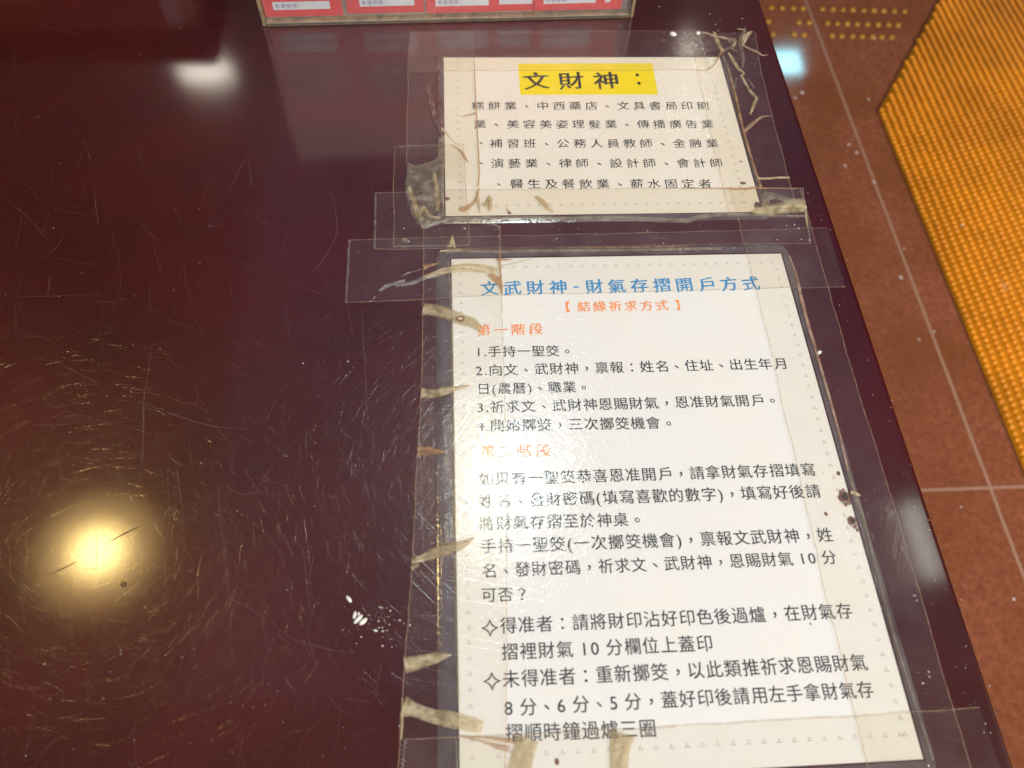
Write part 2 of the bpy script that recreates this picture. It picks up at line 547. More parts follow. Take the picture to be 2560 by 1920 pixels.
# hairline scratches: very shallow ridges whose two flanks catch a lamp only when they lie across its light
for _ in range(90000):
    x, y = random.uniform(TX0 + .45, EDGE - .005), random.uniform(-0.05, 0.62)
    a, l, w = random.uniform(0, math.pi), random.uniform(.004, .018), random.uniform(.00003, .00007)
    tl = math.tan(random.uniform(.008, .16))
    cv = random.uniform(-.08, .08)
    mid, lo, hi = [], [], []
    for q in range(4):
        u = q / 3 - .5
        an = a + cv * u
        px_, py_ = x + l * u * math.cos(an), y + l * u * math.sin(an)
        if px_ > EDGE - .004:
            break
        ww = w * (1 - 3 * u * u)
        mid.append((px_, py_, .00004 + ww * tl))
        lo.append((px_ - ww * math.sin(an), py_ + ww * math.cos(an), .00004))
        hi.append((px_ + ww * math.sin(an), py_ - ww * math.cos(an), .00004))
    if len(mid) == 4:
        tb.quadstrip(mid, lo, M_HAIR)
        tb.quadstrip(hi, mid, M_HAIR)
# a small pit in the lacquer with a raised rim
c = T(309, 1461)
for rr, zz in ((0.0014, 0.00012),):
    ring, low = [], []
    for i in range(14):
        a = 2 * math.pi * i / 14
        ring.append((c.x + rr * math.cos(a), c.y + rr * math.sin(a), 0.00008))
        low.append((c.x + rr * .45 * math.cos(a), c.y + rr * .45 * math.sin(a), 0.00035))
    tb.add(ring + low, [(i, (i + 1) % 14, 14 + (i + 1) % 14, 14 + i) for i in range(14)] + [tuple(range(14, 28))], M_TABLE)
tb.build('table_top', table)
ap = MB()
ap.box((TX0 + .06, TY0 + .06, -0.11), (EDGE - .07, TY1 - .06, -0.0302), M_WOOD)
ap.build('apron', table)
for lx in (TX0 + .07, EDGE - .14):
    for ly in (TY0 + .07, TY1 - .14):
        lg = MB()
        lg.box((lx, ly, FLOOR), (lx + .06, ly + .06, -0.1102), M_WOOD)
        lg.build('leg', table, bevel=0.004)

# ------------------------------------------------------------------ glyphs
_cache = {}


def glyph(ch):
    """outline of one character from the built-in font: (verts, faces, boundary normals, centre, size)"""
    if ch in _cache:
        return _cache[ch]
    cu = bpy.data.curves.new('glyph', 'FONT')
    cu.body = ch
    cu.resolution_u = 3
    ob = bpy.data.objects.new('glyph', cu)
    COL.objects.link(ob)
    dg = bpy.context.evaluated_depsgraph_get()
    me = bpy.data.meshes.new_from_object(ob.evaluated_get(dg))
    bm = bmesh.new()
    bm.from_mesh(me)
    bmesh.ops.remove_doubles(bm, verts=bm.verts, dist=1e-5)
    bm.verts.index_update()
    vs = [v.co.copy() for v in bm.verts]
    fs = [[v.index for v in f.verts] for f in bm.faces]
    nr = [Vector((0, 0, 0)) for _ in vs]
    for e in bm.edges:
        if len(e.link_faces) == 1:
            a, b = e.verts
            d = b.co - a.co
            n = Vector((d.y, -d.x, 0))
            if n.length < 1e-9:
                continue
            n.normalize()
            fc = e.link_faces[0].calc_center_median()
            if n.dot(fc - a.co) > 0:
                n = -n
            for v in (a, b):
                nr[v.index] += n
    for n in nr:
        if n.length > 0:
            n.normalize()
    bm.free()
    bpy.data.meshes.remove(me)
    bpy.data.objects.remove(ob)
    bpy.data.curves.remove(cu)
    if vs:
        x0, x1 = min(v.x for v in vs), max(v.x for v in vs)
        y0, y1 = min(v.y for v in vs), max(v.y for v in vs)
    else:
        x0 = x1 = y0 = y1 = 0
    _cache[ch] = (vs, fs, nr, (x0, x1, y0, y1))
    return _cache[ch]


REF = glyph('國')[3]
EM = (REF[1] - REF[0]) / 0.80            # a full-width cell
MIDY = (REF[2] + REF[3]) / 2
ADV = {' ': 0.28, '.': 0.30, '(': 0.40, ')': 0.40, '-': 0.55}


def text_line(mb, s, a, b, z, mat, style='sans', gap=0.0, size=None):
    """letters of s from photo pixel a (left end, mid height) to b (right end), laid flat at height z"""
    A, B = T(*a, z), T(*b, z)
    run = (B - A).length
    adv = [ADV.get(ch, 0.58 if ch.isdigit() else 1.0) + gap for ch in s]
    first, last = glyph(s[0])[3], glyph(s[-1])[3]
    tot = sum(adv) - gap
    # ink starts and ends a little inside the cells
    pad0 = 0.06 if adv[0] > .9 else 0.02
    pad1 = 0.06 if s[-1] not in '。' else 0.33
    em = run / (tot - pad0 - pad1)
    dx = (B - A).normalized()
    dy = Vector((-dx.y, dx.x, 0))
    hs = em if size is None else size
    cur = -pad0 * em
    for ch, ad in zip(s, adv):
        vs, fs, nr, (x0, x1, y0, y1) = glyph(ch)
        cell = (ad - gap) * em
        if vs:
            k = hs / EM
            cxx, cyy = (x0 + x1) / 2, MIDY
            if ch in '、。，：':
                cyy = (y0 + y1) / 2 + (0.02 if ch == '：' else 0.05) * EM
            if ch == '-':
                cyy = (y0 + y1) / 2
            out = []
            for v, n in zip(vs, nr):
                x, y = v.x - cxx, v.y - cyy
                if style == 'kai' or style == 'kaibold':
                    t = -0.004 if style == 'kai' else -0.008
                    g = 0.003 if style == 'kai' else 0.026
                    y -= n.y * t * EM * (1 - 0.5 * (x / EM))
                    x += n.x * (g + (0.004 if style == 'kai' else 0)) * EM
                    leg = max(0.0, min(1.0, (-v.y + cyy) / EM / 0.42 - 0.2)) * abs(n.x)
                    br = noise.noise((v.x / EM * 5, v.y / EM * 5, ord(ch) * .37)) * 0.014 - 0.028 * leg
                    x += n.x * br * EM
                    y += n.y * br * EM
                    y += 0.075 * x - 0.05 * (x * x) / EM
                    x *= 0.96
                    y *= 0.96
                elif style == 'sans':
                    x += n.x * 0.008 * EM
                    y += n.y * 0.005 * EM
                elif style == 'bold':
                    x += n.x * 0.010 * EM
                    y += n.y * 0.008 * EM
                q = A + dx * (cur + cell / 2 + x * k) + dy * (y * k)
                out.append((q.x, q.y, z))
            mb.add(out, fs, mat)
        cur += adv[s.index(ch)] * em if False else ad * em


# ------------------------------------------------------------------ laminated signs
ZP, ZI, ZF = 0.00045, 0.00052, 0.00085      # paper, ink, film


b_br = T(2308.3, 1897.8, ZP)
BIGB = (T(1092, 1300).x, b_br.y - .008, T(2165, 1300).x, T(1500, 618).y)
s_tl, s_tr, s_br, s_bl = T(1110, 144, ZP), T(1800, 144, ZP), T(1905, 533, ZP), T(1113, 537, ZP)
SX0, SX1, SY1, SY0 = (s_tl.x + s_bl.x) / 2, (s_tr.x + s_br.x) / 2, s_tl.y, (s_br.y + s_bl.y) / 2
SMAB = (SX0 - .0045, SY0 - .0062, SX1 + .0040, SY1 + .0022)


def height(x, y):
    """top of whatever lies on the table at (x, y)"""
    h = 0.0
    for x0, y0, x1, y1 in (BIGB, SMAB):
        d = min(x - x0, x1 - x, y - y0, y1 - y)
        t = min(1, max(0, (d + .0004) / .0034))
        h = max(h, 0.00092 * t * t * (3 - 2 * t))
    return h


def rounded(x0, y0, x1, y1, r, n=6):
    pts = []
    for cx, cy, a0 in ((x1 - r, y1 - r, 0), (x0 + r, y1 - r, 90), (x0 + r, y0 + r, 180), (x1 - r, y0 + r, 270)):
        for i in range(n + 1):
            a = R(a0 + 90 * i / n)
            pts.append((cx + r * math.cos(a), cy + r * math.sin(a)))
    # extra points along the straight sides
    out = []
    for (ax, ay), (bx, by) in zip(pts, pts[1:] + pts[:1]):
        d = math.hypot(bx - ax, by - ay)
        m = max(1, int(d / 0.004))
        out += [(ax + (bx - ax) * i / m, ay + (by - ay) * i / m) for i in range(m)]
    return out


def pouch(parent, x0, y0, x1, y1, px0, py0, px1, py1, rnd):
    """clear film over the paper plus its sealed margin"""
    f = MB()
    f.add([(x0 - .0008, y0 - .0008, ZF), (x1 + .0008, y0 - .0008, ZF), (x1 + .0008, y1 + .0008, ZF), (x0 - .0008, y1 + .0008, ZF)], [(0, 1, 2, 3)], M_POUCH)
    f.build('laminate_film', parent)
    rim = MB()
    outer = rounded(px0, py0, px1, py1, rnd)
    n = len(outer)
    cx, cy = (x0 + x1) / 2, (y0 + y1) / 2
    def ring(t, z, jit):
        res = []
        for (ax, ay) in outer:
            ix, iy = min(max(ax, x0 - .0008), x1 + .0008), min(max(ay, y0 - .0008), y1 + .0008)
            w = noise.noise((ax * 90, ay * 90, z * 3000)) * jit
            qx, qy = ix + (ax - ix) * (t + w), iy + (ay - iy) * (t + w)
            res.append((qx, qy, max(0.00004, min(ZF, height(qx, qy) - 0.00007) - z - abs(w) * 0.0008)))
        return res
    rings = [ring(0.0, 0, 0), ring(0.3, 0.00010, .03), ring(0.55, 0.00026, .06), ring(0.8, 0.00002, .06), ring(1.0, 0.00003, .04)]
    vv = [p for r in rings for p in r]
    ff = []
    for q in range(len(rings) - 1):
        for i in range(n):
            j = (i + 1) % n
            ff.append((q * n + i, q * n + j, (q + 1) * n + j, (q + 1) * n + i))
    rim.add(vv, ff, M_RIM)
    rim.build('sealed_margin', parent, smooth=True, up=True)


def trefoil(mb, x, y, m, r=0.00036, flip=1):
    for a in (90, 210, 330):
        mb.disc((x + 0.00075 * math.cos(R(a)), y + flip * 0.00075 * math.sin(R(a)), ZI), r, r, m, 6)


# ---- the large instruction sheet
big = thing('instruction_sheet', 'large laminated white sheet with blue heading and long lines of black writing', 'sign')
b_tl, b_tr, b_br = T(1128.5, 647.6, ZP), T(1952.2, 634, ZP), T(2308.3, 1897.8, ZP)
BX0, BX1, BY1, BY0 = b_tl.x, b_tr.x, b_tl.y, b_br.y
pm = MB()
pm.add([(BX0, BY0, ZP), (BX1, BY0, ZP), (BX1, BY1, ZP), (BX0, BY1, ZP)], [(0, 1, 2, 3)], M_PAPER)
text_line(pm, '文武財神-財氣存摺開戶方式', (1201, 722), (1899, 709), ZI, M_BLUE, 'kaibold', 0.12)
text_line(pm, '【結緣祈求方式】', (1404, 768), (1710, 763), ZI, M_ORANGE, 'kaibold', 0.06)
text_line(pm, '第一階段', (1191, 826), (1357, 823), ZI, M_ORANGE, 'kaibold', 0.08)
text_line(pm, '第二階段', (1200, 1130), (1376, 1127), ZI, M_ORANGE, 'kaibold', 0.08)
LINES = [
    ('1.手持一聖筊。', (1187, 880), (1424, 877)),
    ('2.向文、武財神，禀報：姓名、住址、出生年月', (1187, 927), (1966, 909)),
    ('日(農曆)、職業。', (1193, 973), (1466, 967)),
    ('3.祈求文、武財神恩賜財氣，恩准財氣開戶。', (1190, 1019), (1937, 1000)),
    ('4.開始擲筊，三次擲筊機會。', (1190, 1065), (1678, 1057)),
    ('如果有一聖筊恭喜恩准開戶，請拿財氣存摺填寫', (1197, 1199), (2037, 1174)),
    ('姓名、發財密碼(填寫喜歡的數字)，填寫好後請', (1197, 1254), (2050, 1228)),
    ('將財氣存摺至於神桌。', (1199, 1310), (1600, 1298)),
    ('手持一聖筊(一次擲筊機會)，禀報文武財神，姓', (1202, 1367), (2080, 1337)),
    ('名、發財密碼，祈求文、武財神，恩賜財氣 10 分', (1204, 1428), (2090, 1393)),
    ('可否？', (1204, 1488), (1323, 1486)),
    ('得准者：請將財印沾好印色後過爐，在財氣存', (1251, 1565), (2129, 1527)),
    ('摺裡財氣 10 分欄位上蓋印', (1254, 1631), (1781, 1608)),
    ('未得准者：重新擲筊，以此類推祈求恩賜財氣', (1257, 1699), (2166, 1656)),
    ('8 分、6 分、5 分，蓋好印後請用左手拿財氣存', (1259, 1771), (2182, 1724)),
    ('摺順時鐘過爐三圈', (1264, 1834), (1640, 1821)),
]
for s, a, b in LINES:
    text_line(pm, s, a, b, ZI, M_INK)
for c in ((1225, 1570), (1230, 1703)):          # hollow four-pointed stars
    q = T(*c, ZI)
    o_, i_ = [], []
    for i in range(16):
        a = 2 * math.pi * i / 16
        r = 0.0043 * (abs(math.cos(a)) ** 0.66 + abs(math.sin(a)) ** 0.66) ** (-1 / 0.66)
        for lst, kk in ((o_, 1.0), (i_, 0.66)):
            lst.append((q.x + r * kk * math.cos(a), q.y + r * kk * math.sin(a), ZI))
    pm.quadstrip(o_ + o_[:1], i_ + i_[:1], M_INK)
inx = T(1161, 1086, ZI).x - BX0
top_in = BY1 - T(1500, 664, ZI).y
step = 0.0071
x = BX0 + inx + 0.012
while x < BX1 - inx - 0.002:
    trefoil(pm, x, BY1 - top_in, M_DOTS)
    trefoil(pm, x, BY0 + 0.0105, M_DOTS2 if random.random() < .6 else M_DOTS)
    x += step
y = BY0 + 0.0105
while y < BY1 - top_in:
    trefoil(pm, BX0 + inx, y, M_DOTS)
    trefoil(pm, BX1 - inx, y, M_DOTS2 if random.random() < .5 else M_DOTS)
    y += step
for cx_, cy_, rx, dark in ((2111, 1243, .0042, 1), (2131, 1304, .0032, 1), (2096, 1183, .0012, 1), (2065, 1285, .0011, 0), (2058, 1181, .0004, 0), (2143, 1325, .001, 0), (1392, 1904, .0013, 0), (1138, 1470, .0007, 1), (2026, 1560, .0006, 0)):
    q = T(cx_, cy_, ZI)
    pm.disc((q.x, q.y, ZI + .00006), rx * .8, rx * 1.1, M_STAIN, 14, .2)
    if dark:
        pm.disc((q.x + .0001, q.y + .0003, ZI + .00012), rx * .42, rx * .55, M_BURN, 12, .3)
pm.build('paper', big, up=True)
pouch(big, BX0, BY0, BX1, BY1, T(1092, 1300).x, BY0 - .008, T(1335 + 830, 1300).x, T(1500, 618).y, .009)

# ---- the small card above it
small = thing('trade_list_card', 'small laminated cream card with a yellow highlighted heading', 'sign')
s_tl, s_tr, s_br, s_bl = T(1110, 144, ZP), T(1800, 144, ZP), T(1905, 533, ZP), T(1113, 537, ZP)
SX0, SX1, SY1, SY0 = (s_tl.x + s_bl.x) / 2, (s_tr.x + s_br.x) / 2, s_tl.y, (s_br.y + s_bl.y) / 2
cm = MB()
cm.add([(SX0, SY0, ZP), (SX1, SY0, ZP), (SX1, SY1, ZP), (SX0, SY1, ZP)], [(0, 1, 2, 3)], M_CARD)
zb = (ZP + ZI) / 2
cm.add([tuple(T(*p, zb)) for p in ((1301, 237), (1645, 236), (1631, 158), (1295, 159))], [(0, 1, 2, 3)], M_YELLOW)
text_line(cm, '文財神', (1309, 203), (1546, 202), ZI, M_INK2, 'kaibold', 0.22, 0.0215)
for p in ((1593, 187.5), (1597.5, 208)):
    q = T(*p, ZI)
    cm.disc(q, .0013, .0017, M_INK2, 12)
for s, a, b in (('糕餅業、中西藥店、文具書局印刷', (1179, 265), (1772, 265)), ('業、美容美姿理髮業、傳播廣告業', (1184, 311), (1784, 311)),
                ('補習班、公務人員教師、金融業', (1224, 359), (1796, 359)), ('演藝業、律師、設計師、會計師', (1227, 409), (1807, 408)),
                ('醫生及餐飲業、薪水固定者', (1275, 460), (1779, 460))):
    text_line(cm, s, a, b, ZI, M_INK2, 'kai', 0.14)
for p in ((1203, 358), (1203, 408), (1247, 461)):
    q = T(*p, ZI)
    cm.disc(q, .0015, .0005, M_INK2, 8, 0, R(-40))
inl = T(1146, 300, ZI).x - SX0
y = SY0 + .0085
while y < SY1 - .004:
    trefoil(cm, SX0 + inl, y, M_DOTS2, flip=1)
    trefoil(cm, SX1 - inl, y, M_DOTS2)
    y += .0071
x = SX0 + inl + .016
while x < SX1 - inl:
    trefoil(cm, x, SY0 + .0085, M_DOTS2, flip=-1)
    x += .0071
for cx_, cy_, rx, dark in ((1897, 512, .0034, 1), (1857, 458, .0018, 0), (1117, 497, .0020, 0), (1274, 533, .0012, 0), (1852, 404, .0008, 0)):
    q = T(cx_, cy_, ZI)
    cm.disc((q.x, q.y, ZI + .00006), rx * 1.1, rx * .8, M_STAIN, 14, .25)
    if dark:
        cm.disc((q.x + .0001, q.y, ZI + .00012), rx * .6, rx * .4, M_BURN, 12, .3)
cm.build('paper', small, up=True)
pouch(small, SX0, SY0, SX1, SY1, SX0 - .0045, SY0 - .0062, SX1 + .0040, SY1 + .0022, .004)
# ------------------------------------------------------------------ tape
def tape(name, label, sideA, sideB, layer, zig=(True, True), mat=None, edges=(True, True), group='clear tape strips'):
    """a strip lofted between two photo polylines (its long edges); toothed ends where it was torn on a dispenser"""
    root = thing('tape_strip', label, 'tape', group)
    A = [T(*p) for p in sideA]
    B = [T(*p) for p in sideB]
    L = max((a - b).length for a, b in zip(A[:1], A[-1:]))
    wid = (A[0] - B[0]).length
    nl, nw = max(8, int(L / .0035)), max(8, int(wid / .0009))
    A, B = resample(A, nl), resample(B, nl)
    zo = 0.00016 + 0.00009 * layer
    mb, grid = MB(), []
    for i in range(nl):
        row = []
        for j in range(nw + 1):
            p = A[i].lerp(B[i], j / nw)
            if j in (0, nw):
                p = p + (A[i] - B[i]).normalized() * (0.0007 * noise.noise((A[i].x * 45, A[i].y * 45, j + layer * 9.0)) + 0.0003 * noise.noise((A[i].x * 200, A[i].y * 200, j + 3.0)))
            for endi, inner, on in ((0, 1, zig[0]), (nl - 1, nl - 2, zig[1])):
                if i == endi and on:
                    q = A[inner].lerp(B[inner], j / nw)
                    d = (p - q).normalized()
                    p = p + d * (0.0006 * (1 if j % 2 else -1) + random.uniform(-.0002, .0002))
            row.append((p.x, p.y, height(p.x, p.y) + zo + 0.00003 * noise.noise((p.x * 60, p.y * 60, layer))))
        grid.append(row)
    vv = [p for r in grid for p in r]
    w1 = nw + 1
    mb.add(vv, [(i * w1 + j, i * w1 + j + 1, (i + 1) * w1 + j + 1, (i + 1) * w1 + j) for i in range(nl - 1) for j in range(nw)], mat or M_TAPE)
    mb.build('film', root, smooth=True, up=True)
    ed = MB()
    def line(pts, ins, w, m):
        n = len(pts)
        P, Q = [], []
        for p, q in zip(pts, ins):
            d = (Vector(q) - Vector(p))
            d.z = 0
            d.normalize()
            ww = w * (0.6 + 0.8 * abs(noise.noise((p[0] * 150, p[1] * 150, 5))))
            P.append((p[0] - d.x * w * .2, p[1] - d.y * w * .2, p[2] + .00003))
            Q.append((p[0] + d.x * ww, p[1] + d.y * ww, p[2] + .00003))
        ed.quadstrip(P, Q, m)
    if edges[0]:
        line([r[0] for r in grid], [r[3] for r in grid], .00055, M_EDGE)
    if edges[1]:
        line([r[-1] for r in grid], [r[-4] for r in grid], .00055, M_EDGE)
    if zig[0]:
        line(grid[0], grid[1], .0004, M_TOOTH)
    if zig[1]:
        line(grid[-1], grid[-2], .0004, M_TOOTH)
    if ed.v:
        ed.build('glue_glint_edge', root, up=True)  # glue lines, plus the painted glint strips on toothed ends
    return root


t_bt = tape('t', 'wide clear tape across the top of the large sheet, toothed left end', [(873, 600), (1057, 594), (1250, 590), (1480, 585), (1850, 576), (2068, 570)],
            [(865, 757), (1057, 750), (1250, 741), (1480, 736), (1880, 725), (2113, 718)], 0, (True, False))
t_bl = tape('t', 'long clear tape down the left edge of the large sheet, full of tan creases',
            [(1058, 570), (1057, 770), (1053, 960), (1044, 1130), (1030, 1400), (1012, 1660), (993, 1920), (985, 2020)],
            [(1250, 563), (1253, 740), (1261, 960), (1266, 1130), (1268, 1400), (1267, 1660), (1264, 1920), (1263, 2020)], 1, (False, False))
t_br = tape('t', 'long clear tape down the right edge of the large sheet',
            [(1824, 470), (1850, 575), (1867, 640), (1888, 727), (1928, 892), (1960, 1040), (1999, 1202), (2050, 1440), (2135, 1791), (2190, 2020)],
            [(2000, 470), (2028, 568), (2048, 640), (2072, 722), (2122, 900), (2165, 1040), (2215, 1200), (2287, 1440), (2383, 1770), (2455, 2020)], 1, (False, False))
t_bb = tape('t', 'wide clear tape across the bottom of the large sheet',
            [(1012, 1847), (1140, 1843), (1260, 1837), (1640, 1820), (1930, 1801), (2135, 1791), (2285, 1780), (2448, 1768)],
            [(995, 2030), (1140, 2026), (1260, 2021), (1640, 2006), (1930, 1990), (2135, 1980), (2285, 1970), (2510, 1955)], 2, (True, False))
t_sl = tape('t', 'clear tape along the left edge of the small card', [(1026, 78), (1021, 140), (1018, 280), (1016, 410)], [(1185, 78), (1187, 180), (1193, 330), (1200, 480)], 0, (False, False))
t_st = tape('t', 'clear tape across the top edge of the small card', [(1026, 80), (1250, 79), (1480, 78), (1745, 77)], [(1022, 181), (1250, 180), (1480, 180), (1775, 178)], 1, (False, True), edges=(True, True))
t_sr = tape('t', 'ragged clear tape along the right edge of the small card', [(1722, 82), (1743, 185), (1775, 330), (1807, 475), (1824, 548)], [(1888, 82), (1905, 190), (1943, 340), (1978, 470), (1996, 548)], 2, (False, False))
t_sb = tape('t', 'wide clear tape across the bottom of the small card, toothed at both ends', [(939, 483), (1012, 481), (1200, 477), (1480, 475), (1880, 472), (2006, 470)],
            [(936, 624), (1250, 621), (1480, 617), (1700, 614), (1860, 612), (2026, 609)], 3, (True, True))
t_sp = tape('t', 'short upright clear tape patch on the lower left corner of the small card', [(985, 366), (984, 450), (984, 540), (983, 618)], [(1161, 364), (1165, 450), (1170, 540), (1174, 615)], 4, (True, True), M_TAPE2)


def crease(parent, name, pts, m, hgt=0.0006, rag=0.12, zadd=0.0003, label=None):
    """one crease of tape: a flattened lens-shaped ridge; pts are (px, py, width in px)"""
    P = smooth_line(pts, max(8, 7 * (len(pts) - 1)))
    n, K = len(P), 9
    vv, ff = [], []
    C3 = [T(q[0], q[1]) for q in P]
    for i in range(n):
        px_, py_, w = P[i]
        w = max(w, 0.6)
        d = (C3[min(n - 1, i + 1)] - C3[max(0, i - 1)]).normalized()
        s = Vector((-d.y, d.x, 0))
        sc = (T(px_ + 4, py_) - T(px_ - 4, py_)).length / 8
        for j in range(K):
            u = j / (K - 1) * 2 - 1
            off = u * w * .5 * sc * (1 + rag * noise.noise((i * .45, 4.0 * (1 if u > 0 else -1), len(P) + pts[0][0])))
            q = C3[i] + s * off
            nz = noise.noise((q.x * 420, q.y * 420, 2.0))
            z = height(q.x, q.y) + zadd + hgt * (1 - u * u) * (0.55 + 0.6 * nz + 0.35 * math.cos(u * 7 + i * .3)) * min(1, w / 10)
            vv.append((q.x, q.y, max(z, height(q.x, q.y) + zadd * .6)))
    for i in range(n - 1):
        for j in range(K - 1):
            ff.append((i * K + j, i * K + j + 1, (i + 1) * K + j + 1, (i + 1) * K + j))
    mb = MB()
    mb.add(vv, ff, m)
    o = mb.build(name, parent, smooth=True, up=True)
    at = o.data.attributes.new('thickness', 'FLOAT', 'POINT')
    for i in range(n):
        for j in range(K):
            u = abs(j / (K - 1) * 2 - 1)
            at.data[i * K + j].value = (1 - 0.55 * u ** 3) * (0.75 + 0.35 * noise.noise((i * .5, j * .6, pts[0][0])))
    if label:
        o['label'] = label
    return o


def crumple(parent, name, outline, m, hgt=0.002, zadd=0.0003):
    """a crumpled flap of film inside a photo outline"""
    bm = bmesh.new()
    vs = [bm.verts.new(T(*p)) for p in outline]
    bm.faces.new(vs)
    bmesh.ops.triangulate(bm, faces=bm.faces[:])
    for _ in range(4):
        bmesh.ops.subdivide_edges(bm, edges=[e for e in bm.edges if e.calc_length() > .0016], cuts=1, use_grid_fill=True)
        bmesh.ops.triangulate(bm, faces=bm.faces[:])
    edge = {v for e in bm.edges if len(e.link_faces) == 1 for v in e.verts}
    for v in bm.verts:
        x_, y_ = v.co.x, v.co.y
        r = 1 - abs(noise.noise((x_ * 65, y_ * 65, 3))) * 2
        r2 = 1 - abs(noise.noise((x_ * 140, y_ * 140, 9))) * 2
        z = height(x_, y_) + zadd + (0.2 if v in edge else 1.0) * hgt * (max(0, r) * .7 + max(0, r2) * .4)
        if v in edge:
            v.co.x += random.uniform(-.0004, .0004)
            v.co.y += random.uniform(-.0004, .0004)
        v.co.z = z
    bm.normal_update()
    for f_ in bm.faces:
        if f_.normal.z < 0:
            f_.normal_flip()
    me = bpy.data.meshes.new(name)
    bm.to_mesh(me)
    bm.free()
    me.materials.append(m)
    at = me.attributes.new('thickness', 'FLOAT', 'POINT')
    for v in me.vertices:
        at.data[v.index].value = 0.75 + 0.5 * noise.noise((v.co.x * 150, v.co.y * 150, 1))
    o = bpy.data.objects.new(name, me)
    COL.objects.link(o)
    o.parent = parent
    return o


CR = 'crease'
# left edge of the large sheet
crease(t_bl, CR, [(1058, 772, 38), (1100, 780, 36), (1150, 800, 34), (1185, 812, 28), (1204, 833, 5)], M_TAN)
q = T(1151, 802)
st = MB(); st.disc((q.x, q.y, .0024), .0026, .0019, M_STAIN, 14, .1); st.disc((q.x, q.y, .00246), .0016, .0011, M_GLUE, 12, .1)
st.build('glue_spot', t_bl)
crease(t_bl, CR, [(1053, 983, 30), (1085, 985, 26), (1110, 980, 26), (1140, 974, 14), (1172, 967, 8)], M_TAN)
crease(t_bl, CR, [(1044, 1129, 28), (1080, 1128, 22), (1116, 1134, 3)], M_BROWN)
crease(t_bl, CR, [(1029, 1405, 16), (1060, 1394, 22), (1110, 1376, 34), (1150, 1366, 24), (1186, 1346, 4)], M_TAN)
crease(t_bl, CR, [(1028, 1421, 14), (1048, 1411, 5)], M_TAN, .0005)
crease(t_bl, CR, [(1012, 1664, 42), (1050, 1655, 34), (1090, 1645, 26), (1127, 1638, 6)], M_CREAM)
crease(t_bl, CR, [(1008, 1766, 50), (1040, 1776, 34), (1080, 1790, 34), (1130, 1800, 40), (1180, 1813, 34), (1206, 1820, 32)], M_CREAM)
crease(t_bl, CR, [(1006, 1745, 4), (1006, 1800, 6), (1003, 1850, 3)], M_CREAM, .0004)
crease(t_bt, CR, [(1058, 668, 22), (1075, 664, 12), (1100, 659, 2)], M_BROWN, .0006)
crease(t_bt, CR, [(1058, 694, 10), (1110, 680, 22), (1165, 672, 26), (1215, 676, 26), (1242, 682, 24)], M_CREAM)
crease(t_bt, CR, [(948, 728, 8), (970, 715, 12), (1012, 702, 9)], M_CLEAR, .0012)
crease(t_bt, CR, [(988, 716, 8), (1030, 708, 12), (1060, 696, 12), (1110, 690, 5)], M_CLEAR, .0012)
crease(t_bt, CR, [(1004, 692, 2), (1018, 684, 4), (1040, 678, 3), (1058, 672, 1)], M_CLEAR, .0008)
crease(t_bt, CR, [(1222, 690, 8), (1240, 700, 22), (1252, 720, 10), (1254, 738, 2)], M_BROWN, .0006)
crease(t_bt, CR, [(1247, 625, 3), (1249, 660, 7), (1252, 700, 6), (1256, 742, 2)], M_BROWN, .0006)
crease(t_bt, CR, [(1240, 652, 8), (1262, 652, 8), (1282, 652, 2)], M_PINK, .0004)
crease(t_bt, CR, [(1250, 668, 3), (1290, 660, 5), (1330, 650, 2)], M_CLEAR, .0008)
for a in ([(1100, 630, 10), (1150, 626, 9), (1180, 629, 3)],):
    crease(t_bt, CR, a, M_CREAM, .0007)
crease(t_bt, CR, [(1115, 634, 8), (1160, 630, 12), (1300, 631, 14), (1500, 628, 14), (1640, 626, 12), (1800, 624, 8)], M_GREY, .0009)
crease(t_bt, CR, [(1420, 621, 3), (1600, 619, 6), (1720, 616, 4)], M_PINK, .0005)
# bottom of the large sheet
crease(t_bb, CR, [(1318, 1846, 66), (1312, 1868, 56), (1305, 1895, 58), (1296, 1935, 62)], M_TAN, .0009)
crease(t_bb, CR, [(1555, 1835, 66), (1550, 1860, 54), (1548, 1890, 48), (1545, 1935, 46)], M_TAN, .0009)
crease(t_bb, CR, [(1150, 1842, 4), (1205, 1845, 5), (1250, 1850, 10), (1290, 1855, 14)], M_BROWN, .0005)
crease(t_bb, CR, [(1160, 1845, 2), (1210, 1856, 5), (1245, 1868, 12), (1275, 1874, 16)], M_PINK, .0005)
crease(t_bb, CR, [(1140, 1850, 5), (1142, 1890, 8), (1144, 1935, 6)], M_GREY, .0008)
# film edges shining along the left margin of the large sheet
crease(t_bl, CR, [(1120, 660, 5), (1128, 760, 8), (1130, 900, 9), (1134, 1100, 8), (1137, 1300, 8), (1140, 1500, 9), (1146, 1760, 8)], M_GREY, .0008)
# right margin of the large sheet
crease(t_br, CR, [(1972, 640, 5), (1990, 690, 8), (2010, 780, 12), (2045, 900, 10), (2090, 1060, 8), (2118, 1180, 8)], M_PINK, .0007)
crease(t_br, CR, [(2118, 1180, 8), (2140, 1250, 14), (2160, 1310, 9), (2190, 1430, 7), (2240, 1620, 9), (2330, 1900, 8)], M_GREY, .0009)
crease(t_br, CR, [(2124, 1232, 10), (2140, 1236, 12), (2152, 1240, 4)], M_CREAM, .0008)
